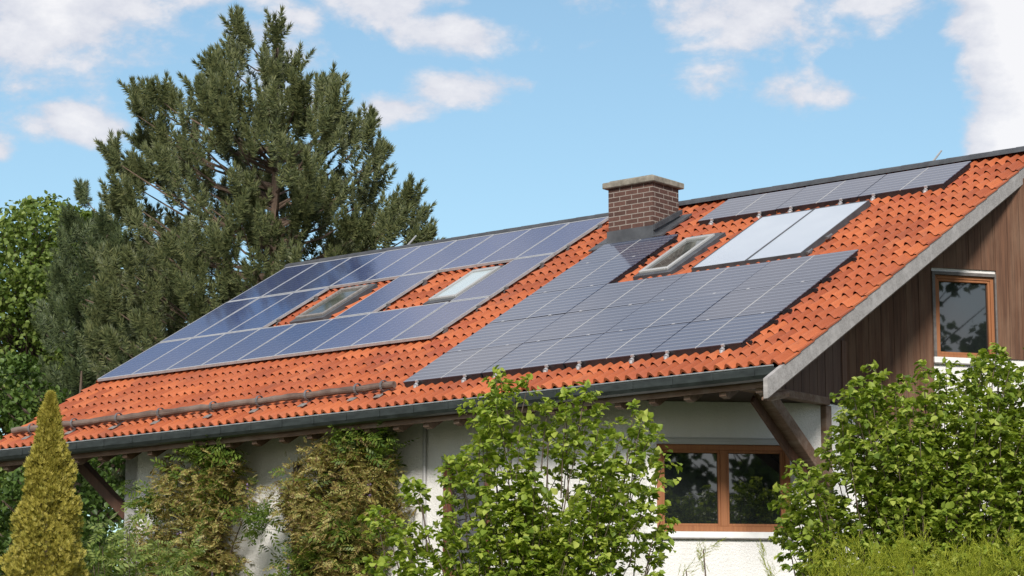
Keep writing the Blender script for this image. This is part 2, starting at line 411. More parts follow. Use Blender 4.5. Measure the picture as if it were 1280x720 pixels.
for sgn in (1, -1):
    f = lambda q: q
    pts = [(0.0, -.05), (TR, -.05), (TR, -.14), (0.0, -.14)]
    def w(x): return lambda q: (x, (q[0]*CP - q[1]*SP) if sgn == 1 else 2*YR-(q[0]*CP - q[1]*SP), H+q[0]*SP+q[1]*CP)
    mb.prism(pts, w(XL+.03), w(XR-.03))
mb.build('roof_deck', M['soffit'], house)
mb = MB()   # ridge cap, half-round lengths
for i in range(39):
    x0 = XL + i*.392; x1 = min(x0+.41, XR+.02); r0, r1 = .135, .125
    a = [k*math.pi/8 for k in range(9)]
    zc = H+TR*SP+.075
    v0 = [(x0, YR+r0*1.3*math.cos(q), zc+r0*(math.sin(q)*.85-.45)) for q in a]; v1 = [(x1, YR+r1*1.3*math.cos(q), zc+r1*(math.sin(q)*.85-.45)) for q in a]
    mb.add(v0+v1, [(k, k+1, 10+k, 9+k) for k in range(8)] + [tuple(range(9)), tuple(range(17, 8, -1))])
mb.build('ridge_cap', M['ridge'], house)

# bargeboard at the near gable
mb = MB()
zt = lambda y: H + y*TP - .005
bb = [(-.40, zt(-.40)), (YR, zt(YR)), (2*YR+.4, zt(-.4)), (2*YR+.4, zt(-.4)-.25), (YR, zt(YR)-.25), (-.40, zt(-.40)-.25)]
for seg in ([0,1,4,5], [1,2,3,4]):
    pl = [bb[i] for i in seg]
    mb.prism(pl, lambda q: (-.045, q[0], q[1]), lambda q: (.018, q[0], q[1]))
b1 = mb.build('bargeboard', M['grey_wood'], house)
mb = MB()
for seg in ([0,1,4,5],):
    pl = [(-.36, zt(-.36)-.252), (YR, zt(YR)-.252), (YR, zt(YR)-.285), (-.36, zt(-.36)-.285)]
    mb.prism(pl, lambda q: (-.10, q[0], q[1]), lambda q: (-.012, q[0], q[1]))
mb.build('verge_moulding', M['beam'], house)
mb = MB()
mb.prism([(-.2, zt(-.2)), (YR, zt(YR)), (YR, zt(YR)-.25), (-.2, zt(-.2)-.25)], lambda q: (XL-.01, q[0], q[1]), lambda q: (XL+.03, q[0], q[1]))
mb.build('bargeboard', M['beam'], house)
# gutter
mb = MB()
prof = [(-.175, .0), (-.180, -.02), (-.176, -.10), (-.15, -.145), (-.10, -.165), (-.05, -.15), (-.03, -.11), (-.03, .0), (-.045, .0), (-.045, -.10), (-.10, -.15), (-.16, -.10), (-.163, 0)]
mb.prism(prof, lambda q: (XL-.03, q[0]+.02, H-.045+q[1]), lambda q: (-.055, q[0]+.02, H-.045+q[1]))
gt = mb.build('gutter', M['gutter'], house)
mb = MB(); mb.tube([(XL-.03, -.158, H-.038), (-.055, -.158, H-.038)], .011, 8); mb.build('gutter_lip', M['gutter_lip'], gt)
for i in range(24):
    mb = MB(); x = -.35 - i*.63
    mb.box((x-.014, -.165, H-.035), (x+.014, .02, H-.026))
    mb.box((x-.012, -.166, H-.15), (x+.012, -.1625, H-.05))
    mb.build('gutter_bracket', M['gutter'], gt)
mb = MB(); mb.box((XL+.05, .005, 6.275), (-.10, .045, 6.405)); mb.build('fascia_board', M['beam'], house)
# rafters (each a part)
x = -.42; i = 0
while x > XL+.2:
    mb = MB(); y0, y1 = .06, 1.25
    pl = [(y0, H+y0*TP-.165), (y1, H+y1*TP-.165), (y1, H+y1*TP-.43), (y0+.10, H+(y0+.10)*TP-.44), (y0, H+y0*TP-.36)]
    mb.prism(pl, lambda q: (x-.05, q[0], q[1]), lambda q: (x+.05, q[0], q[1]))
    mb.build('rafter', M['beam'], house); x -= .555; i += 1

# walls
K0 = Vector((-12.95, .887)); K1 = Vector((-2.782, .887)); K2 = Vector((-1.05, 2.619)); K3 = Vector((-1.05, 3.055)); W0 = Vector((-1.65, 4.014))
TH = R(55); WD = Vector((math.cos(TH), math.sin(TH)))
W1 = W0 + WD*2.93
def wall(name, a, b, ztop, openings=(), mat_=None, z0=0.0, thick=.28, parent=house):
    """vertical wall from a to b (outside on the right-hand side of a->b turned -90): pieces around its openings"""
    d = (b-a); ln = d.length; d.normalize(); ang = math.atan2(d.y, d.x)
    xs = sorted({0.0, ln} | {v for o in openings for v in (o[0], o[1])} | ({(YR-a.y)/d.y} if abs(d.y) > 1e-6 and 0 < (YR-a.y)/d.y < ln else set()))
    mb = MB()
    for xa, xb in zip(xs[:-1], xs[1:]):
        op = [o for o in openings if o[0] <= xa+1e-6 and o[1] >= xb-1e-6]
        za, zb = ztop(a.y+d.y*xa), ztop(a.y+d.y*xb)
        if op:
            o = op[0]; spans = [(z0, z0, o[2], o[2]), (o[3], o[3], za, zb)]
        else: spans = [(z0, z0, za, zb)]
        for q0, q1, q2, q3 in spans:
            mb.prism([(xa, q0), (xb, q1), (xb, q3), (xa, q2)], lambda q: (q[0], 0, q[1]), lambda q: (q[0], thick, q[1]))
    o = mb.build(name, mat_ or M['stucco'])
    o.location = (a.x, a.y, 0); o.rotation_euler = (0, 0, ang)
    if parent: o.parent = parent; o.matrix_parent_inverse = world_of(parent).inverted()
    return o, ang
def window(a, ang, x0, x1, z0, z1, mull=(), fmat=None, gmat=None, recess=.07, fw=.075, name='window', blind=False, sill=True, trim=None, inner=.035):
    """framed window in a wall whose local x runs along the wall and -y faces out"""
    e = (lambda: None)
    fmat = fmat or M['frame']; gmat = gmat or M['glass']
    loc = (a.x, a.y, 0); rot = (0, 0, ang)
    mb = MB()
    def ring(x0, x1, z0, z1, w, ya, yb):
        mb.box((x0, ya, z0), (x0+w, yb, z1)); mb.box((x1-w, ya, z0), (x1, yb, z1))
        mb.box((x0+w, ya, z0), (x1-w, yb, z0+w)); mb.box((x0+w, ya, z1-w), (x1-w, yb, z1))
    ring(x0, x1, z0, z1, fw, recess-.06, recess+.06)
    xs = [x0+fw] + [m for m in mull] + [x1-fw]
    for m_ in mull: mb.box((m_-fw*.55, recess-.062, z0+fw), (m_+fw*.55, recess+.06, z1-fw))
    spans = []
    for i in range(len(xs)-1):
        xa = xs[i] + (fw*.55 if i else 0); xb = xs[i+1] - (fw*.55 if i < len(mull) else 0)
        ring(xa, xb, z0+fw, z1-fw, inner, recess-.045, recess+.04); spans.append((xa+inner, xb-inner))
    f = mb.build(name, fmat, None, bevel=.004)
    f.location = loc; f.rotation_euler = rot; f.parent = house; f.matrix_parent_inverse = world_of(house).inverted()
    def sub(mb_, nm, mt, **k):
        o = mb_.build(nm, mt, **k); o.parent = f; return o
    for xa, xb in spans:
        q = MB(); dz = random.uniform(-.002, .002)
        q.box((xa-.002, recess, z0+fw+inner-.002), (xb+.002, recess+.012, z1-fw-inner+.002)); sub(q, 'pane', gmat)
    if blind:
        q = MB(); q.box((x0-.0, -.02, z1+.002), (x1-.05, recess+.06, z1+.075)); q.box((x0, -.03, z1+.077), (x1, recess, z1+.092)); sub(q, 'blind_box', M['blind'])
        q = MB(); q.box((x1-.048, -.028, z0), (x1+.012, -.002, z1+.075)); sub(q, 'blind_rail', fmat)
    if sill:
        q = MB(); q.box((x0-.05, -.06, z0-.085), (x1+.03, recess+.05, z0-.004)); sub(q, 'sill', M['whitetrim'])
        q = MB(); q.box((x0-.05, -.055, z0-.10), (x1+.03, -.0, z0-.087)); sub(q, 'sill_edge', M['trim'])
    if trim:
        q = MB(); w = .045
        q.box((x0-w, -.045, z0), (x0, -.002, z1+w)); q.box((x1, -.045, z0), (x1+w*.6, -.002, z1+w)); q.box((x0, -.047, z1), (x1, -.002, z1+w)); sub(q, 'surround', trim)
    return f
flat = lambda z: (lambda y: z)
# eave wall
_, a0 = wall('eave_wall', K0, K1, lambda y: under(y, .15), [(4.08, 4.85, 4.25, 5.52), (6.58, 7.45, 4.2, 5.90)])
window(K0, a0, 4.08, 4.85, 4.25, 5.44, fmat=M['redframe'], blind=True)
window(K0, a0, 6.58, 7.45, 4.2, 5.82, fmat=M['redframe'], blind=True)
# cut corner wall with the wide window
_, a1 = wall('corner_wall', K1, K2, flat(6.40), [(.13, 1.92, 4.66, 5.90)])
window(K1, a1, .13, 1.92, 4.66, 5.825, mull=(1.035,), blind=True)
wall('return_wall', K2, K3, flat(6.40))
wall('return_wall', K3, W0, lambda y: under(y))
WB = [(1.41, 2.38, 7.30, 8.54)]
_, a2 = wall('bay_wall', W0, W1, lambda y: under(y, .17), WB)
window(W0, a2, 1.43, 2.36, 7.31, 8.50, fw=.05, recess=.06, trim=M['darktrim'])
wall('gable_wall', W1, Vector((W1.x, 12.9)), lambda y: under(y))
wall('rear_wall', Vector((W1.x, 12.9)), Vector((-12.95, 12.9)), lambda y: under(y))
wall('far_gable_wall', Vector((-12.95, 12.9)), K0, lambda y: under(y))
# overhanging upper corner: soffit, cladding and its bottom beam
mb = MB()
mb.prism([(K1.x-.05, K1.y), (-1.07, K1.y), (-1.07, K2.y)], lambda q: (q[0], q[1], 6.405), lambda q: (q[0], q[1], 6.50))
mb.build('corner_soffit', M['soffit'], house)
def boards(name, a, d, s0, s1, zb, zt_, w=.098, thick=.026, off=.0, mt=None):
    mb = MB(); s = s0; nrm = Vector((d.y, -d.x)); k = 0
    while s < s1-1e-4:
        e = min(s+w-.003, s1); oy = off + (.0 if k % 2 else .003) + rng.normal(0, .0008)
        def P(sv, zv, dep): q = a + d*sv + nrm*dep; return (q.x, q.y, zv)
        ya, yb = (a+d*s).y, (a+d*e).y
        b0, b1_ = zb(s), zb(s)
        vs = [P(s,b0,.002), P(e,b1_,.002), P(e,zt_(yb),.002), P(s,zt_(ya),.002), P(s,b0,oy+thick), P(e,b1_,oy+thick), P(e,zt_(yb),oy+thick), P(s,zt_(ya),oy+thick)]
        mb.add(vs, [(0,3,2,1),(4,5,6,7),(0,1,5,4),(1,2,6,5),(2,3,7,6),(3,0,4,7)])
        s += w; k += 1
    return mb.build(name, mt or M['clad'], house)
up = lambda y: under(y, .16)
boards('corner_cladding', Vector((-1.05, .80)), Vector((0, 1)), 0, 2.27, lambda s: 6.44, up, mt=M['darkclad'])
mb = MB(); mb.box((-1.05, .3, 6.44), (-1.16, .8, 6.6)); 
mb = MB(); mb.box((-1.13, .05, 6.37), (-.985, 2.62, 6.475)); mb.build('gable_beam', M['beam'], house, bevel=.008)
mb = MB(); mb.box((-1.14, 2.56, 4.2), (-1.02, 2.70, 6.37)); mb.build('corner_post', M['beam'], house, bevel=.006)
mb = MB(); mb.box((-1.05, 2.98, 6.42), (-1.012, 3.10, 7.30)); mb.build('corner_trim', M['clad'], house)
boards('bay_cladding', W0, WD, 0, 1.383, lambda s: 6.55 if s < .12 else 6.15, up)
boards('bay_cladding', W0, WD, 1.385, 2.388, lambda s: 8.60, up)
boards('bay_cladding', W0, WD, 2.392, 2.93, lambda s: 7.32, up)
# braces
def strut(name, a, b, w, h, mt=None, par=house):
    a, b = Vector(a), Vector(b); d = (b-a).normalized(); s = d.cross(Vector((0,0,1))).normalized(); u = s.cross(d)
    mb = MB(); vs = []
    for q in (a, b):
        for i, j in ((-1,-1),(1,-1),(1,1),(-1,1)): vs.append(q + s*w/2*i + u*h/2*j)
    mb.add(vs, [(0,3,2,1),(4,5,6,7),(0,1,5,4),(1,2,6,5),(2,3,7,6),(3,0,4,7)])
    return mb.build(name, mt or M['beam'], par, bevel=.008)
strut('brace', (-1.02, 2.58, 5.28), (-1.02, 1.02, 6.42), .19, .17)
strut('brace', (-1.12, 2.50, 5.16), (-1.12, .96, 6.30), .06, .12, M['darkclad'])  # dark strip giving the brace above its shaded underside in colour
mb = MB(); mb.box((-1.10, -.30, 6.02), (-1.0, .0, 6.1))
mb = MB(); mb.box((XL+.15, .50, 6.42), (-12.9, .66, 6.62)); mb.box((XL+.15, .9, 6.45), (-12.94, 1.06, 6.70)); mb.build('purlin', M['beam'], house, bevel=.01)
strut('brace', (-12.95, .97, 5.45), (-14.3, .97, 6.50), .16, .16, M['darkclad'])
mb = MB(); mb.tube([(-.20, -.05, 6.13), (-.20, .35, 6.22)], .05, 8)
for i in range(0): pass
mb.build('rafter_stub', M['beam'], house)
# down pipe
mb = MB(); mb.tube([(-6.67, .84, 3.0), (-6.67, .84, 6.46)], .028, 10); mb.build('conduit_pipe', M['blind'], house)

# chimney
ch = MB(); cx, cy, zt0 = -5.887, 5.355, 10.716
bx0, bx1, by0, by1 = cx-1.012+.075, cx-.07, cy+.07, cy+.839-.07
ch.box((bx0, by0, 9.3), (bx1, by1, zt0-.11)); cho = ch.build('chimney', M['brick'], house)
ch = MB(); ch.box((cx-1.012, cy, zt0-.116), (cx, cy+.839, zt0-.02)); ch.build('cap', M['concrete'], cho, bevel=.012)
ch = MB(); ch.box((cx-.93, cy+.08, zt0-.021), (cx-.08, cy+.76, zt0+.012)); ch.build('cap_crown', M['concrete'], cho, bevel=.01)
zr = lambda y: H + y*TP
ch = MB()
ch.box((bx0-.02, by0-.022, zr(by0)-.05), (bx1+.02, by0+.01, zr(by0)+.275))
for xa, xb in ((bx1-.005, bx1+.022), (bx0-.022, bx0+.005)):
    ch.prism([(by0+.012, zr(by0)-.04), (by1, zr(by1)-.04), (by1, zr(by1)+.14), (by0+.012, zr(by0)+.19)], lambda q: (xa, q[0], q[1]), lambda q: (xb, q[0], q[1]))
ch.build('flashing', M['lead'], cho)
ch = MB(); ch.prism([(by0-.02, zr(by0)+.195), (by1+.02, zr(by1)+.16), (by1+.02, zr(by1)+.235), (by0-.02, zr(by0)+.275)], lambda q: (bx1+.001, q[0], q[1]), lambda q: (bx1+.06, q[0], q[1]))
ch.build('flashing_rail', M['ridge'], cho)
def slope_box(mb, x0, x1, t0, t1, h0, h1, mi=0): mb.box((x0, t0, h0), (x1, t1, h1), mi)
def slope_build(mb, name, mt, parent, **k):
    o = mb.build(name, mt, None, **k); o.location, o.rotation_euler = SLOPE
    if parent: o.parent = parent; o.matrix_parent_inverse = world_of(parent).inverted()
    return o
ch = MB(); t0c = by0/CP
slope_box(ch, bx0-.20, bx1+.05, t0c-.26, t0c-.0, .075, .100)
slope_box(ch, bx1+.002, bx1+.20, t0c-.02, t0c+.95, .075, .105); slope_box(ch, bx0-.18, bx0-.002, t0c-.02, t0c+.95, .075, .105)
slope_build(ch, 'apron', M['lead'], cho)

# skylights
def skylight(x0, x1, t0, t1, fm, gm, fl=.09):
    mb = MB(); w = .05
    for q in ((x0,x0+w,t0,t1),(x1-w,x1,t0,t1),(x0+w,x1-w,t0,t0+w*1.3),(x0+w,x1-w,t1-w*1.6,t1)): mb.box((q[0],q[2],.085),(q[1],q[3],.150))
    f = slope_build(mb, 'skylight', fm, house, bevel=.006)
    mb = MB(); mb.box((x0+w-.002, t0+w*1.3-.002, .105), (x1-w+.002, t1-w*1.6+.002, .120)); o = mb.build('pane', gm); o.parent = f
    mb = MB()
    for q in ((x0-.03,x0-.002,t0,t1+.085),(x1+.002,x1+fl,t0,t1+.085),(x0-.03,x1+fl,t0-.13,t0-.002),(x0-.002,x1+.002,t1+.002,t1+.12)): mb.box((q[0],q[2],.03),(q[1],q[3],.118))
    o = mb.build('flashing', M['lead']); o.parent = f
skylight(-12.12, -11.50, 4.46, 5.76, M['trim'], M['skyglass'], .10)
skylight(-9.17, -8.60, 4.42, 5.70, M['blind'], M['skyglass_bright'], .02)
skylight(-4.95, -4.42, 4.30, 5.72, M['blind'], M['skyglass'], .13)

# snow guard log on its brackets
mb = MB(); pts = []; rad = []
for i in range(60):
    f = i/59; pts.append((-14.95+8.13*f, .40+.09*f+.006*math.sin(i*1.7), .145+.006*math.sin(i*.9))); rad.append(.052+.005*math.sin(i*2.3)+rng.normal(0,.0015))
mb.tube(pts, rad, 12); log = slope_build(mb, 'snow_guard', M['log'], house, smooth=False)
for i, x in enumerate((-14.5, -13.50, -12.49, -11.56, -10.43, -9.47, -8.49, -7.52, -7.02)):
    t_ = .40+.09*(x+14.95)/8.13
    mb = MB()
    arc = [(t_+.085*math.cos(a), .145+.085*math.sin(a)) for a in [R(q) for q in range(-60, 250, 25)]]
    for (ta, za), (tb, zb) in zip(arc[:-1], arc[1:]):
        mb.prism([(ta,za),(tb,zb),(t_+(tb-t_)*.88,.145+(zb-.145)*.88),(t_+(ta-t_)*.88,.145+(za-.145)*.88)], lambda q: (x-.018,q[0],q[1]), lambda q: (x+.018,q[0],q[1]))
    mb.box((x-.014, t_-.16, .045), (x+.014, t_+.10, .066))
    o = mb.build('bracket', M['rail']); o.parent = log
    mb = MB(); mb.box((x-.06, t_-.24, .062), (x+.06, t_-.13, .076)); o = mb.build('base_plate', M['trim'], bevel=.004); o.parent = log
# lightning rods on the ridge
for (xa, xb), lab in (((-1.78, -1.62), 'thin pale lightning rod leaning on ridge above the top right panels'), ((-12.37, -12.17), 'thin pale lightning rod leaning on ridge in front of the pine')):
    mb = MB(); mb.tube([(xa, YR-.03, 10.50), (xa, YR-.03, 10.56), (xb, YR, 10.74)], [.020, .018, .014], 6)
    tag(mb.build('lightning_rod', M['alu']), lab, 'lightning rod', 'lightning rods along the ridge')

# ------------------------------------------------------------------ solar panels
ORD = ['first', 'second', 'third', 'fourth', 'fifth', 'sixth', 'seventh', 'eighth', 'ninth']
HP = .13
def slope_empty(name, x, t, h):
    return empty(name, (x, t*CP-h*SP, H+t*SP+h*CP), (P_+R(rng.normal(0,.10)), R(rng.normal(0,.10)), 0))
def blue_panel(x, t, w, h, label, side):
    e = tag(slope_empty('solar_module', x, t, HP), label, 'solar panel', 'blue framed panels of the left array')
    mb = MB(); fw_, g_ = .019, .004
    mb.box((g_, g_, -.04), (fw_, h-g_, .003)); mb.box((w-fw_, g_, -.04), (w-g_, h-g_, .003))
    mb.box((fw_, g_, -.04), (w-fw_, .036, .003)); mb.box((fw_, h-.036, -.04), (w-fw_, h-g_, .003))
    f = mb.build('frame', M['alu']); f.parent = e
    mb = MB(); mb.box((fw_-.001, .035, -.03), (w-fw_+.001, h-.035, -.001)); f = mb.build('glass', M['cells']); f.parent = e
    if side:
        for q in (.22, .78):
            mb = MB(); mb.box((w+.001, h*q-.02, -.06), (w+.055, h*q+.02, -.01)); mb.box((w+.03, h*q-.10, -.085), (w+.05, h*q+.02, -.05)); mb.box((w+.01, h*q-.1, -.1), (w+.07, h*q-.06, -.085))
            f = mb.build('clamp', M['rail']); f.parent = e
Lx, Lt, Lr = -15.105, 2.566, (0, 1.609, 3.467, 5.171)
rows = (('bottom', range(9)), ('middle', (0, 1, 2, 5, 8)), ('top', range(9)))
for r_, (rn, cols) in enumerate(rows):
    cols = list(cols)
    for k, c_ in enumerate(cols):
        last = (k == len(cols)-1) or (cols[k+1] != c_+1)
        blue_panel(Lx+.82*c_, Lt+Lr[r_], .82, Lr[r_+1]-Lr[r_]-.012, f'blue solar panel, {ORD[k]} from the left in the {rn} row of the left array', last)
def striped_panel(x, t, w, h, label, group, bottom, top=False):
    e = tag(slope_empty('solar_module', x, t, HP), label, 'solar panel', group)
    mb = MB(); g_ = .010
    mb.box((g_, g_, -.012), (w/2-.011, h-g_, 0)); mb.box((w/2+.011, g_, -.012), (w-g_, h-g_, 0)); f = mb.build('glass', M['striped']); f.parent = e
    mb = MB(); mb.box((w/2-.0105, g_, -.01), (w/2+.0105, h-g_, .001)); f = mb.build('centre_strip', M['blind']); f.parent = e
    mb = MB(); mb.box((g_+.01, g_+.002, -.10 if (bottom or top) else -.036), (w-g_-.01, .05, -.0125)); mb.box((g_+.01, h-.05, -.036), (w-g_-.01, h-g_-.002, -.0125))  # deep front and right bars: black skirt painting the shaded gap under the module
    mb.box((g_+.01, .052, -.036), (.05, h-.052, -.0125)); mb.box((w-.05, .052, -.085), (w-g_-.01, h-.052, -.0125)); f = mb.build('frame', M['black']); f.parent = e
    for q in (.19*w, .80*w):
        mb = MB(); mb.box((q-.022, -.014, -.03), (q+.022, .026, .007))
        if bottom:
            mb.tube([(q, -.02, -.045), (q, -.055, -.060)], [.028, .038], 8); mb.tube([(q, -.055, -.060), (q, -.085, -.09)], [.038, .022], 8)
        f = mb.build('clamp', M['clamp'], bevel=0); f.parent = e
Rx, Rt, Rr, RW = -6.768, .596, (0, 1.082, 2.211, 3.367, 4.578, 5.491), 1.456
RN = ['bottom', 'second', 'third', 'fourth', 'fifth']
for r_ in range(5):
    for c_ in range(4 if r_ < 3 else 1):
        lab = f'striped solar panel, {ORD[c_]} from the left in the {RN[r_]} row of the right array' if r_ < 3 else \
              ('lone striped solar panel directly below the chimney, mirroring its dark shape' if r_ == 4 else 'striped solar panel left of the small right skylight, second below the chimney')
        striped_panel(Rx+RW*c_, Rt+Rr[r_], RW, Rr[r_+1]-Rr[r_], lab, 'striped panels of the right array', r_ == 0)
for c_ in range(3):
    striped_panel(-5.289+1.458*c_, 6.60, 1.458, 1.0, f'striped solar panel, {["leftmost","middle one","rightmost"][c_]} of the three along the ridge right of the chimney', 'striped panels along the ridge', True)
for c_ in range(2):
    e = tag(slope_empty('solar_collector', -3.901+.95*c_, 4.139, HP), f'pale grey thermal solar collector, {["left","right"][c_]} one of the pair below the ridge panels', 'solar collector', 'pair of thermal collectors')
    w, h = .95, 2.16; mb = MB(); fw_ = .02
    mb.box((.002, .002, -.085), (fw_, h, .004)); mb.box((w-fw_, .002, -.085), (w-.002, h, .004)); mb.box((fw_, .002, -.085), (w-fw_, fw_, .004)); mb.box((fw_, h-fw_, -.085), (w-fw_, h, .004))
    f = mb.build('frame', M['lead']); f.parent = e
    mb = MB(); mb.box((fw_-.001, fw_-.001, -.05), (w-fw_+.001, h-fw_+.001, -.002)); f = mb.build('glass', M['collector']); f.parent = e
    if c_ == 1:
        for q in (.15, .75):
            mb = MB(); mb.box((w, q-.03, -.07), (w+.07, q+.03, -.03)); mb.tube([(w+.05, q-.07, -.04), (w+.05, q+.07, -.04)], .022, 8); f = mb.build('pipe_joint', M['rail']); f.parent = e
# mounting rails
def rail(x0, x1, t, mt, label, group, h=.055, d=.03):
    mb = MB(); mb.box((x0, -d/2, .045), (x1, d/2, .045+h-.015)); 
    q = x0+.15
    while q < x1:
        mb.box((q-.02, -.03, .03), (q+.02, .03, .046)); q += .9
    o = mb.build('mounting_rail', mt); o.location = (0, t*CP, H+t*SP); o.rotation_euler = (P_, 0, 0)
    tag(o, label, 'mounting rail', group)
Gm = 'mounting rails under the solar panels'
for r_, rn in enumerate(('bottom', 'middle', 'top')):
    hgt = Lr[r_+1]-Lr[r_]
    spans = ((0, 9, ''),) if r_ != 1 else ((0, 3, 'left part of the '), (5, 6, 'part between the skylights of the '), (8, 9, 'right part of the '))
    for c0, c1, wh in spans:
        for q, s_n in ((.22, 'lower'), (.78, 'upper')):
            rail(Lx+.82*c0+.03, Lx+.82*c1+.05, Lt+Lr[r_]+hgt*q, M['rail'], f'{s_n} grey mounting rail, {wh}{rn} row of the left array', Gm)
for r_ in range(5):
    hgt = Rr[r_+1]-Rr[r_]; nx = 4 if r_ < 3 else 1
    for q, s_n in ((.15, 'lower'), (.8, 'upper')):
        rail(Rx+.05, Rx+nx*RW+.05, Rt+Rr[r_]+hgt*q, M['black'], f'black {s_n} mounting rail under the {RN[r_]} row of the right array', Gm)
mb = MB(); mb.box((0, -.03, .04), (4.30, .03, .088)); o = mb.build('mounting_rail', M['frame']); t_ = 6.66; o.location = (-5.25, t_*CP, H+t_*SP); o.rotation_euler = (P_, 0, 0)
tag(o, 'reddish brown mounting rail under the lower edge of the ridge panels', 'mounting rail', Gm)

# ------------------------------------------------------------------ vegetation
RT = np.array([math.cos(YAW), math.sin(YAW), 0.0]); FW = np.array([-math.sin(YAW), math.cos(YAW), 0.0])
class Env:
    """a crown's outline in a vertical plane plus a depth that swells with the distance from its edge"""
    def __init__(s, spec, depth, bulge=1.0):
        (bx, by), kind, pts = spec
        s.base = np.array([bx, by, 0.0]); s.P = np.array(pts); s.depth = depth; s.bulge = bulge
        s.u, s.w = (RT, FW) if kind == 'C' else (np.array([1.0,0,0]), np.array([0,1.0,0]))
        s.lo, s.hi = s.P.min(0), s.P.max(0)
    def inside(s, q):
        x, y = q[:,0], q[:,1]; c = np.zeros(len(q), bool); P = s.P; n = len(P); j = n-1
        for i in range(n):
            xi, yi = P[i]; xj, yj = P[j]
            cond = ((yi > y) != (yj > y)) & (x < (xj-xi)*(y-yi)/(yj-yi+1e-12)+xi); c ^= cond; j = i
        return c
    def dist(s, q):
        d = np.full(len(q), 1e9); P = s.P; n = len(P)
        for i in range(n):
            a, b_ = P[i], P[(i+1) % n]; ab = b_-a; tt = np.clip(((q-a)@ab)/(ab@ab+1e-9), 0, 1)
            d = np.minimum(d, np.linalg.norm(q-(a+tt[:,None]*ab), axis=1))
        return d
    def sample(s, n, shell=0.0, zmin=None):
        out = []; D = []
        while sum(len(o) for o in out) < n:
            q = s.lo + (s.hi-s.lo)*rng.random((n*2, 2)); q = q[s.inside(q)]
            if zmin is not None: q = q[q[:,1] > zmin]
            d = s.dist(q); T = s.depth*np.sqrt(np.clip(d*s.bulge/s.depth, 0, 1)*(2-np.clip(d*s.bulge/s.depth, 0, 1)))
            r_ = rng.random(len(q))**(1/(1+3*shell))*np.sign(rng.random(len(q))-.5)
            out.append(np.c_[q, r_*T]); D.append(d)
        o = np.concatenate(out)[:n]; d = np.concatenate(D)[:n]
        return o, d
    def world(s, o): return s.base + o[:,0:1]*s.u + o[:,2:3]*s.w + o[:,1:2]*np.array([0,0,1.0])

LEAF_V = np.array([(0,0,0),(.40,.22,.13),(.36,.66,.10),(0,1,-.16),(-.36,.66,.10),(-.40,.22,.13)], float); LEAF_F = np.array([(0,1,2,3),(0,3,4,5)])
def compound(nl, droop, lw=.13, ll=.36):
    V = []; F = []
    for i in range(nl):
        f = .15+.85*i/(nl-1); k = len(V); side = 0 if i == nl-1 else (1 if i % 2 else -1)
        base = np.array([0, f, -droop*f*f]); ax = np.array([side*.85, .5 if side else 1, -.35]); ax /= np.linalg.norm(ax)
        sd = np.cross(ax, [0,0,1]); sd /= np.linalg.norm(sd)
        V += [base, base+ax*ll*.45+sd*lw/2, base+ax*ll, base+ax*ll*.45-sd*lw/2]; F.append((k,k+1,k+2,k+3))
    return np.array(V), np.array(F)
def leafy_shoots(env, n_sh, n_lf, ln, size, upw, mt, name, parent, tv=LEAF_V, tf=LEAF_F, shell=.8, nup=.8, extra=None, zmin=None, jitter=.025, clump=0):
    o, d = env.sample(n_sh, shell, zmin)
    if clump:                      # gather the shoots round fewer boughs
        k = max(8, n_sh//clump); cc, cd = o[:k], d[:k]; ii = rng.integers(0, k, n_sh)
        o2 = cc[ii] + rng.normal(0, 1, (n_sh, 3))*np.minimum(.17, .05+cd[ii]*.45)[:, None]
        ok = env.inside(o2[:, :2]); o = np.where(ok[:, None], o2, o)
    tip = env.world(o); cen = env.base + env.u*((env.lo[0]+env.hi[0])/2) + np.array([0,0,env.lo[1]+.3*(env.hi[1]-env.lo[1])])
    out = unit(tip-cen); dr = unit(out*.8 + np.array([0,0,upw]) + rng.normal(0,.35,(n_sh,3)))
    if extra is not None:
        tip = np.r_[tip, extra[0]]; dr = np.r_[dr, extra[1]]
    k = len(tip); f = np.linspace(0, 1, n_lf)
    Lh = ln*rng.uniform(.6, 1.2, k)
    P = tip[:,None,:] - dr[:,None,:]*(Lh[:,None]*(1-f)[None])[:,:,None]
    P = P + rng.normal(0, jitter, P.shape)
    side = np.cross(dr, np.array([0,0,1.0])); side = unit(side)
    alt = np.where(np.arange(n_lf) % 2, 1.0, -1.0)
    A = dr[:,None,:]*.5 + side[:,None,:]*alt[None,:,None] + rng.normal(0,.5,(k,n_lf,3)) - np.array([0,0,.25])
    Nn = np.array([0,0,nup]) + rng.normal(0,.45,(k,n_lf,3)) + .5*np.array([.4,-.6,0])
    P = P.reshape(-1,3); A = A.reshape(-1,3); Nn = Nn.reshape(-1,3)
    sz = size*rng.uniform(.45,1.25,len(P))
    V, F = stamp(P, A, Nn, sz, tv, tf)
    put(name, arrmesh(name, V, F, mt), parent, (0,0,0))
    return tip, dr, Lh
def local_tree(name, base, label, cat, group=None):
    e = tag(empty(name, (0,0,0)), label, cat, group); return e
def finish(e, base):
    """keep children in place while the thing's origin stands at its base"""
    e.location = base
    inv = Matrix.Translation(Vector(base)).inverted()
    for c_ in [q for q in bpy.data.objects if q.parent == e]: c_.matrix_parent_inverse = inv
def stems(env, tips, base, n, mt, parent, name='stems', r0=.035, zstart=0.0, spread=.25):
    mb = MB(); idx = rng.choice(len(tips), min(n, len(tips)), replace=False)
    for i in idx:
        t_ = Vector(tips[i]); b_ = Vector(base) + Vector((rng.normal(0, spread), rng.normal(0, spread), zstart))
        pts = []
        for f in (0, .25, .5, .75, 1):
            q = b_.lerp(t_, f**1.25); q.z = b_.z+(t_.z-b_.z)*f**.85; pts.append(q + Vector(rng.normal(0,.03,3)))
        mb.tube(pts, [r0, r0*.8, r0*.5, r0*.25, .005], 5)
    return mb.build(name, mt, parent, (0,0,0))

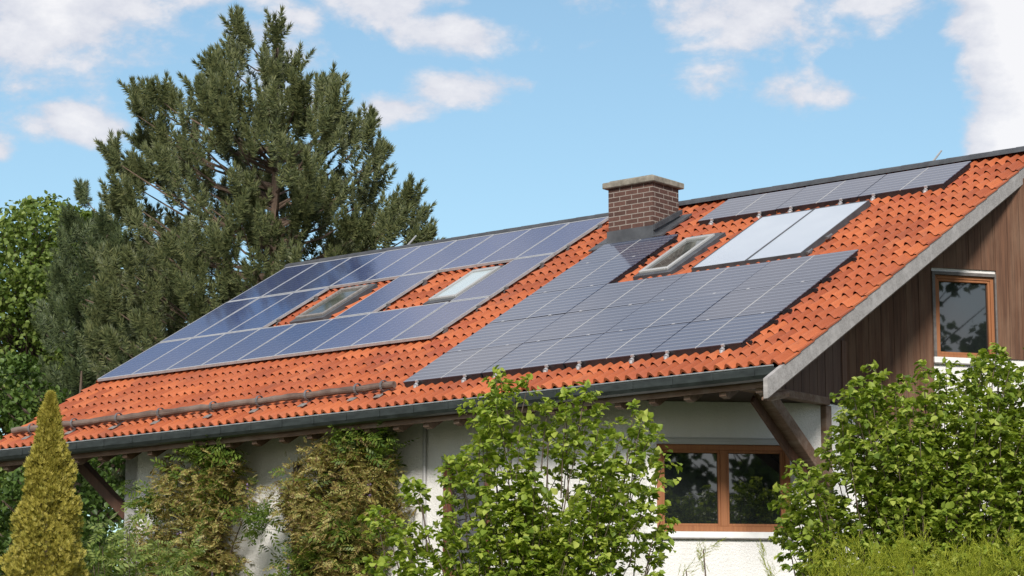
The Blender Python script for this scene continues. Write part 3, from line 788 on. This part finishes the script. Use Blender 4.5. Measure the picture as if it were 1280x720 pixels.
HAZEL_A=((-1.30,-3.48),'C',[(-1.45, 4.8), (-1.31, 4.9), (-1.07, 4.91), (-0.94, 5.18), (-0.8, 5.27), (-0.7, 5.65), (-0.56, 5.84), (-0.45, 6.05), (-0.33, 6.2), (-0.19, 6.07), (-0.05, 6.12), (0.08, 5.93), (0.24, 5.79), (0.3, 5.55), (0.38, 5.7), (0.49, 6.01), (0.61, 6.03), (0.73, 5.84), (0.83, 5.55), (1.08, 5.51), (1.22, 5.76), (1.32, 5.7), (1.43, 5.55), (1.59, 5.41), (1.64, 5.13), (1.57, 4.9), (1.68, 4.52), (1.56, 4.15), (1.62, 3.78), (1.66, 3.13), (-2.13, 3.13), (-2.04, 3.78), (-1.67, 3.96), (-2.05, 4.43), (-2.0, 4.63), (-1.77, 4.52), (-1.49, 4.29), (-1.31, 4.38), (-1.45, 4.61)])
HAZEL_B=((3.44,-2.62),'C',[(-1.57, 4.65), (-1.51, 4.83), (-1.29, 4.87), (-1.12, 4.74), (-0.94, 5.0), (-0.85, 5.48), (-0.71, 5.7), (-0.54, 5.57), (-0.45, 5.92), (-0.36, 5.99), (-0.23, 5.83), (-0.06, 5.57), (0.12, 5.92), (0.25, 5.96), (0.38, 5.7), (0.6, 5.92), (0.82, 6.05), (0.98, 6.01), (1.03, 5.83), (1.21, 5.96), (1.7, 6.14), (1.65, 2.6), (-1.25, 2.6), (-1.31, 3.71), (-1.52, 3.96), (-1.43, 4.31), (-1.56, 4.48)])
HEDGE=((4.96,-5.21),'C',[(-2.37, 3.54), (-2.1, 3.65), (-1.56, 3.69), (-1.1, 3.61), (-0.87, 3.73), (-0.4, 3.81), (-0.01, 3.85), (0.37, 3.79), (0.84, 3.82), (1.37, 3.81), (1.31, 2.05), (-2.5, 2.05)])
WIST_A=((-10.89,0.35),'X',[(-1.19, 5.76), (-0.95, 6.11), (-0.22, 6.18), (-0.09, 6.41), (0.36, 6.45), (0.8, 6.3), (1.11, 6.06), (1.32, 5.76), (1.29, 5.36), (0.97, 5.17), (0.81, 4.82), (1.05, 4.34), (1.01, 3.52), (-1.51, 3.59), (-1.16, 4.8), (-0.94, 5.28)])
WIST_B=((-7.93,0.35),'X',[(-1.12, 5.85), (-0.93, 6.09), (-0.51, 6.13), (0.07, 6.25), (0.3, 6.42), (0.58, 6.42), (0.8, 6.13), (1.01, 5.93), (1.2, 5.55), (1.14, 5.11), (0.84, 4.78), (0.67, 4.23), (0.68, 3.44), (-1.48, 3.51), (-1.17, 4.31), (-0.74, 4.75), (-0.85, 5.16), (-1.08, 5.53)])
ELDER=((-8.67,-2.85),'C',[(-0.76, 4.45), (-0.47, 4.77), (-0.21, 5.1), (0.03, 4.99), (0.15, 4.75), (0.5, 4.93), (0.78, 4.72), (0.98, 4.45), (1.08, 3.26), (-0.76, 3.26)])
PINE=((-22.47,13.79),'C',[(-0.6, 18.16), (0.01, 18.14), (0.3, 17.95), (0.47, 17.36), (0.71, 17.34), (0.93, 16.99), (1.52, 17.03), (1.66, 16.53), (2.01, 16.25), (2.31, 16.22), (2.42, 15.52), (2.57, 15.06), (2.73, 14.52), (2.87, 15.1), (3.09, 14.79), (3.41, 14.7), (3.5, 14.06), (3.63, 13.61), (3.56, 12.62), (2.84, 11.54), (1.11, 9.76), (-1.51, 9.06), (-3.78, 9.06), (-4.36, 10.83), (-3.69, 12.08), (-3.89, 12.98), (-3.38, 13.7), (-3.75, 14.24), (-3.9, 14.79), (-3.65, 15.35), (-3.20, 15.0), (-3.23, 15.5), (-3.17, 16.25), (-3.11, 16.73), (-2.71, 16.93), (-2.31, 16.93), (-2.05, 16.53), (-1.98, 17.14), (-1.58, 16.9), (-1.28, 17.34), (-0.99, 17.95)])
PINE_B=((-28.75,14.46),'C',[(-0.58, 15.53), (-0.34, 15.12), (0.01, 14.63), (0.4, 14.59), (1.08, 13.85), (1.97, 12.69), (2.56, 11.54), (2.41, 9.63), (1.5, 8.12), (-.6, 8.12), (-1.2, 9.63), (-1.45, 11.15), (-1.30, 12.88), (-0.95, 13.97), (-0.68, 14.83)])
OAK_A=((-33.65,16.45),'C',[(-2.43, 14.13), (-1.65, 15.39), (-0.83, 15.28), (-0.02, 15.76), (0.69, 15.8), (1.32, 15.55), (2.26, 14.97), (2.5, 13.51), (2.15, 11.24), (2.42, 8.6), (1.92, 4.6), (-2.47, 4.6)])
OAK_B=((-26.87,12.06),'C',[(-2.7, 8.52), (-2.07, 10.87), (-1.35, 11.06), (-0.6, 9.96), (0.32, 9.24), (1.23, 8.52), (1.79, 7.45), (2.01, 5.67), (1.72, 3.21), (-2.86, 3.21)])

def lower(spec, z):       # let a shrub's outline run on down towards the ground
    b_, k, pts = spec; m = min(q[1] for q in pts)
    return (b_, k, [(x*.9, z) if y <= m+1e-6 else (x, y) for x, y in pts])
def poisson(env, n, dmin, zmin=None, shell=.3):
    o, d = env.sample(n*14, shell, zmin); keep = []; W = env.world(o)
    order = rng.permutation(len(d))
    pts = np.empty((0,3)); di = []
    for i in order:
        if len(pts) == 0 or np.min(np.linalg.norm(pts-W[i], axis=1)) > dmin:
            pts = np.r_[pts, W[i:i+1]]; di.append(d[i])
            if len(pts) >= n: break
    return pts, np.array(di)
# hazel in front of the wall
def hazel(spec, mt, label, n_b, n_leaf, size, dz, depth, dmin):
    env = Env(lower(spec, dz), depth); base = tuple(env.base); B0 = np.array(base)
    e = local_tree('hazel_bush', base, label, 'bush')
    cl, di = poisson(env, n_b, dmin, shell=.55)
    P = []; A = []; Nn = []; mb = MB()
    foot = B0 + np.array([0, 0, dz])
    for c_, d in zip(cl, di):            # one upright bough: side twigs in tiers, each a small spray of leaves
        out = unit((c_-foot)*np.array([1,1,.35])+1e-6)
        ba = unit(out*rng.uniform(.35,.9) + np.array([0,0,rng.uniform(.5,1.0)]) + rng.normal(0,.15,3)); ln = min(.85, .28+d*1.1)*rng.uniform(.8,1.2)
        tip = c_ + ba*ln*.22; root = tip - ba*ln; nt_ = max(5, int(10*ln/.7))
        mb.tube([tuple(root - ba*.25 - np.array([0,0,.2])), tuple(root), tuple(tip)], [.008, .006, .003], 4)
        for k_ in range(nt_):
            f = (k_+.5)/nt_; o_ = root + ba*ln*f; az_ = k_*2.4+rng.normal(0,.3); p1 = unit(np.cross(ba, [.3,.1,1.0])); p2 = np.cross(ba, p1)
            tw = unit((p1*math.cos(az_)+p2*math.sin(az_))*1.0 + ba*.35 + np.array([0,0,.1])); tl = .30*(1-.62*f)*rng.uniform(.7,1.2)
            m = max(3, int(n_leaf*(1-.5*f)*rng.uniform(.7,1.2))); g_ = rng.random((m,1))**.7
            side = unit(np.cross(tw, [0,0,1.0])); sg = np.where(rng.random((m,1)) < .5, 1, -1)
            P.append(o_ + tw*tl*g_ + rng.normal(0,.016,(m,3))); A.append(tw*.6 + side*sg*.8 + rng.normal(0,.35,(m,3)) - np.array([0,0,.35]))
            Nn.append(np.array([0,0,1.0]) + tw*.35 + rng.normal(0,.33,(m,3)))
        m = 5; P.append(tip + rng.normal(0,.02,(m,3))); A.append(ba*.8 + rng.normal(0,.5,(m,3))); Nn.append(rng.normal(0,.6,(m,3))+np.array([0,0,.8]))
    P, A, Nn = map(np.concatenate, (P, A, Nn)); V, F = stamp(P, A, Nn, size*rng.uniform(.45,1.25,len(P)), LEAF_V, LEAF_F)
    put('foliage', arrmesh('foliage', V, F, mt), e, (0,0,0)); mb.build('twigs', M['bark'], e, (0,0,0))
    stems(env, cl, base, 30, M['bark'], e, r0=.018)
    finish(e, base); return e
hazel(HAZEL_A, M['hazel'], 'tall bright green leafy bush in front of the white wall at centre', 290, 19, .088, 1.6, .95, .22)
hazel(HAZEL_B, M['hazel_b'], 'broad leafy green bush at right, below the brown gable window', 480, 23, .078, 1.4, 1.2, .20)

# wisteria on the wall
CV, CF = compound(11, .55, .17, .40); CV2, CF2 = compound(9, .2, .16, .42)
def wisteria(spec, label, n_sh, gx, greens=()):
    env = Env(spec, .30, 1.5); base = (env.base[0]+gx, .72, 0.0)
    e = local_tree('wisteria', base, label, 'climbing plant', 'wisterias climbing the eave wall')
    tips, drs, ln = leafy_shoots(env, int(n_sh*1.7), 8, .34, .135, .35, M['wist'], 'foliage', e, tv=CV, tf=CF, shell=.5, nup=.7, jitter=.06, clump=13)
    leafy_shoots(env, int(n_sh*.13), 5, .35, .22, .7, M['wistgreen'], 'young_foliage', e, tv=CV2, tf=CF2, shell=.9)
    for gx_, gz_ in greens:        # fresh green shoots
        q = np.array([gx_, .12, gz_]) + rng.normal(0, 1, (16, 3))*np.array([.20, .08, .13]); dd = unit(np.array([0,-.3,.6])+rng.normal(0,.5,(16,3)))
        q[:,2] = np.minimum(q[:,2], 6.28); q[:,1] = np.clip(q[:,1], .08, .5)
        leafy_shoots(env, 1, 5, .28, .24, .7, M['wistgreen'], 'young_foliage', e, tv=CV2, tf=CF2, shell=.9, extra=(q, dd))
    o, d = env.sample(26, .9); P = env.world(o); P = np.repeat(P, 9, 0) + np.c_[rng.normal(0,.018,(234,2)), -rng.random(234)*.16]
    V, F = stamp(P, rng.normal(0,1,(234,3)), rng.normal(0,1,(234,3)), np.full(234,.035), LEAF_V, LEAF_F); fo = put('flowers', arrmesh('flowers', V, F, M['flower']), e, (0,0,0)); fo['kind'] = 'stuff'
    mb = MB()
    for k in range(3):
        pts = [(base[0]+.05*k+.05*math.sin(z*2+k*2), .70+.05*math.cos(z*2.3+k*2), z) for z in np.linspace(0, 6.0, 16)]
        mb.tube(pts, list(np.linspace(.045, .02, 16)), 6)
    idx = rng.choice(len(tips), 40, replace=False)
    for i in idx:
        t_ = Vector(tips[i]); z0 = min(t_.z-.3, 5.9)*rng.uniform(.75,1); a = Vector((base[0], .7, z0)); mid = a.lerp(t_, .5)+Vector((0,0,.15))
        mb.tube([a, mid, t_], [.018,.012,.004], 5)
    mb.build('stems', M['bark'], e, (0,0,0)); finish(e, base)
wisteria(WIST_A, 'bronze-green wisteria on the white wall, left one nearer the yellow conifer', 560, .2, [(-10.45, 6.33), (-10.15, 6.28), (-9.35, 5.2), (-11.6, 5.5), (-10.8, 4.5)])
wisteria(WIST_B, 'bronze-green wisteria on the white wall, right one beside the grey pipe', 600, -1.15, [(-7.35, 6.38), (-7.1, 6.2), (-8.6, 4.5), (-7.6, 4.9)])
# pale shrub
env = Env(lower(ELDER, 1.5), .6); base = tuple(env.base)
e = local_tree('elder_shrub', base, 'pale green feathery-leaved shrub between the yellow conifer and the left wisteria', 'shrub')
tips, _, _ = leafy_shoots(env, 190, 6, .5, .24, .9, M['elder'], 'foliage', e, tv=CV2, tf=CF2, shell=.6)
stems(env, tips, base, 40, M['bark'], e, r0=.02); finish(e, base)

# conifer sprays: fans of narrow blades
def fan(nb, spread, w):
    V = []; F = []
    for i in range(nb):
        a = (i/(nb-1)-.5)*spread; l = 1-.35*abs(a)/max(spread/2, .1); d = np.array([math.sin(a), math.cos(a), 0]); s = np.array([math.cos(a), -math.sin(a), 0]); k = len(V)
        V += [d*.05, d*l*.55+s*w/2+[0,0,.04], d*l, d*l*.55-s*w/2+[0,0,-.04]]; F.append((k,k+1,k+2,k+3))
    return np.array(V, float), np.array(F)
FV, FF = fan(5, 1.5, .16)
def feather(n, w):
    V = [(-w, 0, 0), (0, .5, .0), (0, 1, 0), (w, 0, 0)]; F = [(0, 1, 2, 3)]
    for i in range(n):
        f = .1+.8*i/n; a = i*2.4; l = .34*(1-.6*f); d = np.array([math.cos(a)*.6, .8, math.sin(a)*.6])*l; k = len(V); b0 = np.array([0, f, 0])
        s_ = np.array([-math.sin(a), 0, math.cos(a)])*w*.9; V += [b0-s_, b0+d*.6-s_*.6, b0+d, b0+s_]; F.append((k,k+1,k+2,k+3))
    return np.array(V, float), np.array(F)
FEATHER = feather(11, .022)
# yellow thuja column
def thuja():
    bx, by = -9.07, -4.05; n = 32000
    prof_z = [0, 1.5, 3.2, 4.08, 4.82, 5.36, 5.79, 6.22, 6.50]; prof_r = [.44, .54, .53, .48, .39, .29, .20, .10, .01]
    z = 6.5*np.sqrt(rng.random(n)*.93+.07*rng.random(n)); z = rng.choice([1,1,1], n)*rng.uniform(.3, 6.50, n)
    a = rng.random(n)*2*np.pi
    lump = 1+.13*np.sin(3*a+z*2.2)+.12*np.sin(5*a-z*4.1+1)+.12*np.sin(9*z+2*a)+.08*np.sin(17*z-4*a)
    r_ = np.interp(z, prof_z, prof_r)*lump*np.sqrt(rng.uniform(.35, 1.0, n))
    P = np.c_[bx+r_*np.cos(a), by+r_*np.sin(a), z]
    out = np.c_[np.cos(a), np.sin(a), np.zeros(n)]
    A = out*.55 + np.array([0,0,.9]) + rng.normal(0,.35,(n,3)); Nn = np.cross(A, rng.normal(0,1,(n,3)))
    V, F = stamp(P, A, Nn, rng.uniform(.05,.095,n), FV, FF)
    e = local_tree('thuja', (bx,by,0), 'slim cone of yellow-green conifer standing at left before the eave', 'conifer')
    put('foliage', arrmesh('foliage', V, F, M['thuja']), e, (0,0,0))
    mb = MB(); mb.tube([(bx,by,0),(bx,by,3),(bx,by,6.3)], [.09,.03,.008], 8); mb.build('trunk', M['bark'], e, (0,0,0)); finish(e, (bx,by,0))
thuja()
# low yellow-green conifers, one shrub after another along the hedge line
def hedge_plant(u0, u1, zt_, label, n):
    b_ = np.array([4.96,-5.21,0]) + RT*(u0+u1)/2; hw = (u1-u0)/2
    pts = [(-hw*1.15, .3), (-hw*1.4, 2.4), (-hw*1.2, zt_-.22), (-hw*.8, zt_-.06), (-hw*.6, zt_-.2), (-hw*.2, zt_), (hw*.05, zt_-.16), (hw*.4, zt_-.02), (hw*.65, zt_-.2), (hw*.95, zt_-.08), (hw*1.2, zt_-.3), (hw*1.4, 2.4), (hw*1.1, .3)]
    env = Env(((b_[0], b_[1]), 'C', pts), .6, 1.3)
    o, d = env.sample(n, .6); P = env.world(o); k = len(P)
    keep = P
    kk = max(6, k//16); ii = rng.integers(0, kk, k); dirs = rng.normal(0, .45, (kk,3)); tt_ = rng.random(k)
    P = P[ii] + (np.array([0,0,1.0])+dirs[ii])*((tt_-.8)*.42)[:,None] + rng.normal(0,1,(k,3))*(.055*(1.1-tt_))[:,None]
    lean = dirs[ii] + rng.normal(0, .38, (k,3)); A = np.array([0,0,1.0]) + lean; Nn = np.cross(A, rng.normal(0,1,(k,3)))
    sz = rng.uniform(.08,.17,k)
    V, F = stamp(P, A, Nn, sz, *FEATHER)
    e = local_tree('juniper', tuple(b_), label, 'conifer', 'yellow-green conifers along the bottom edge')
    put('foliage', arrmesh('foliage', V, F, M['hedge']), e, (0,0,0))
    mb = MB()
    for q in range(9): 
        i = rng.integers(len(P)); mb.tube([tuple(b_), tuple(b_*.4+P[i]*.6), tuple(P[i])], [.03,.02,.006], 5)
    mb.build('stems', M['bark'], e, (0,0,0)); finish(e, tuple(b_))
hedge_plant(-2.45, -1.25, 3.92, 'sparse yellow-green conifer under the wide ground floor window', 900)
hedge_plant(-1.0, -.25, 3.80, 'dense yellow-green conifer, leftmost under the right leafy bush', 9000)
hedge_plant(-.3, .55, 3.86, 'dense yellow-green conifer, middle one under the right leafy bush', 10500)
hedge_plant(.5, 1.5, 3.84, 'dense yellow-green conifer in the lower right corner of the photo', 10500)

# pines
def needle_tuft(nn_, seed):
    r_ = np.random.default_rng(seed); V = []; F = []
    for i in range(nn_):
        f = r_.random(); a = r_.random()*2*np.pi; tilt = R(r_.uniform(50, 88))*(1-.8*f**2.5)
        base = np.array([0, f*.8, 0]); d = np.array([math.sin(tilt)*math.cos(a), math.cos(tilt), math.sin(tilt)*math.sin(a)])
        s = np.cross(d, [math.cos(a+1.5), .1, math.sin(a+1.5)]); s /= np.linalg.norm(s); k = len(V)
        l = r_.uniform(.20,.28); V += [base-s*.024, base+s*.024, base+d*l]; F.append((k,k+1,k+2))
    return np.array(V), np.array(F)
TV, TF_ = needle_tuft(78, 3)
def pine(spec, label, n_cl, n_tuft, mt, top, tsize=.52, depth=3.0):
    b_, k_, p_ = spec; env = Env((b_, k_, [(x*.965, z-.52) for x, z in p_]), depth); base = env.base.copy()
    e = local_tree('pine_tree', tuple(base), label, 'pine tree', 'pines behind the house')
    cl, di = poisson(env, n_cl, .66)
    P = []; A = []
    for c_, d in zip(cl, di):           # one bough: an upswept plume of tufts
        n_ = int(n_tuft*rng.uniform(.55, 1.3)); ax = base + np.array([0,0,c_[2]]); out = unit((c_-ax)*np.array([1,1,0])+1e-6)
        ba = unit(out*rng.uniform(.3,.8) + np.array([0,0,rng.uniform(.45,.9)]) + rng.normal(0,.2,3)); ln = min(1.15, .45+d*1.2)*rng.uniform(.8,1.15)
        f = rng.random(n_)**.8; pr = rng.normal(0,1,(n_,3)); pr -= (pr@ba)[:,None]*ba; pr = unit(pr)*(rng.random((n_,1))**.5)
        rr = (min(.36, .16+d*.4)*(1-.62*f))[:,None]
        P.append(c_ + ba*((f-.75)*ln)[:,None] + pr*rr); A.append(pr*.5 + ba*.55 + np.array([0,0,.75]) + rng.normal(0,.18,(n_,3)))
    P = np.concatenate(P); A = np.concatenate(A); k = len(P)
    V, F = stamp(P, A, rng.normal(0,1,(k,3)), rng.uniform(.7,1.2,k)*tsize, TV, TF_)
    put('crown', arrmesh('crown', V, F, mt), e, (0,0,0))
    mb = MB()
    zz = np.linspace(0, top-.5, 22); lean = rng.normal(0,.03,(22,2)).cumsum(0)*.4
    tr = [(base[0]+lean[i,0], base[1]+lean[i,1], zz[i]) for i in range(22)]
    mb.tube(tr, list(np.linspace(.27,.03,22)), 10); mb.build('trunk', M['pinebark'], e, (0,0,0))
    mb = MB()
    for c_ in cl:
        hd = np.linalg.norm((c_-base)[:2]); z0 = max(1.5, min(c_[2]-.45*hd-.1, top-.8)); i = int(np.clip(z0/(top-.5)*21, 0, 21))
        s_ = Vector(tr[i]); s_.z = z0; t_ = Vector(c_); mid = s_.lerp(t_, .5); mid.z = s_.z+(t_.z-s_.z)*.35
        mb.tube([s_, mid, t_], [min(.012+.012*hd, .045), min(.010+.007*hd, .03), .008], 5)
    mb.build('limbs', M['pinebark'], e, (0,0,0)); finish(e, tuple(base))
pine(PINE, 'tall dark pine with ragged crown rising behind the left roof end', 200, 30, M['pine'], 18.2)
pine(PINE_B, 'shorter dark pine left of the tall one, behind the roof end', 100, 28, M['pine_b'], 15.2, depth=2.4)

# broadleaf trees
def broadleaf(spec, label, n_cl, n_leaf, mt, size=.15, depth=2.5, cr=.55, group=None, extra_z=0, dmin=.55):
    env = Env(spec, depth); base = env.base.copy()
    e = local_tree('broadleaf_tree', tuple(base), label, 'tree', group)
    cl, di = poisson(env, n_cl, dmin); P = []; Nn = []
    for c_, d in zip(cl, di):
        n_ = int(n_leaf*rng.uniform(.5,1.3)); q = unit(rng.normal(0,1,(n_,3)))*(rng.random((n_,1))**.4)*min(cr, .2+d*.7)*np.array([1.1,1.1,.75]); P.append(c_+q); Nn.append(unit(q)*.6+np.array([0,0,.7]))
    P = np.concatenate(P); Nn = np.concatenate(Nn)+rng.normal(0,.4,(len(P),3)); A = rng.normal(0,1,(len(P),3))-np.array([0,0,.4])
    V, F = stamp(P, A, Nn, rng.uniform(.7,1.2,len(P))*size, LEAF_V, LEAF_F); put('crown', arrmesh('crown', V, F, mt), e, (0,0,0))
    mb = MB(); top = env.hi[1]; zb = env.lo[1]
    mb.tube([tuple(base), tuple(base+[.1,0,zb]), tuple(base+[0,.1,(zb+top)/2]), tuple(base+[.1,.1,top-.8])], [.28,.22,.12,.02], 9); mb.build('trunk', M['bark'], e, (0,0,0))
    mb = MB()
    for c_ in cl[rng.choice(len(cl), int(len(cl)*.5), replace=False)]:
        hd = np.linalg.norm((c_-base)[:2]); s_ = Vector((base[0], base[1], max(zb*.8, c_[2]-hd*.8-.3))); t_ = Vector(c_); mb.tube([s_, s_.lerp(t_, .5)+Vector((0,0,.1)), t_], [.015+.008*hd, .012+.005*hd, .006], 5)
    mb.build('limbs', M['bark'], e, (0,0,0)); finish(e, tuple(base))
broadleaf(OAK_A, 'light green broadleaf tree at the far left behind the pines', 420, 150, M['oak'], .13, cr=.6)
broadleaf(OAK_B, 'dark green broadleaf tree behind the yellow conifer, under the roof end', 150, 95, M['oak_dark'], .13, cr=.45, dmin=.6)
# trees across the garden, seen mirrored in the window panes
def round_spec(x, y, r_, z0, z1):
    pts = []
    for k in range(18):
        a = 2*math.pi*k/18; rr = 1+.12*math.sin(3*a+x)+.08*math.sin(7*a)
        pts.append((r_*rr*math.cos(a), (z0+z1)/2+(z1-z0)/2*rr*math.sin(a)))
    return ((x, y), 'C', pts)
for (x, y, r_, z0, z1), lab in zip([(33, -30, 4.2, 3, 16), (39, -25, 4.5, 3, 18), (43, -13, 5.0, 5, 24), (50, -5, 4.5, 4, 21)],
        ['tree across the garden mirrored in the wide window', 'taller tree across the garden beside the first', 'tree across the garden mirrored in the gable window', 'last tree across the garden towards the right']):
    broadleaf(round_spec(x, y, r_, z0, z1), lab, 105, 55, M['oak_dark'], .38, depth=3.5, cr=.8, dmin=1.0, group='trees across the garden')

sc.cycles.max_bounces = 6; sc.cycles.transparent_max_bounces = 4
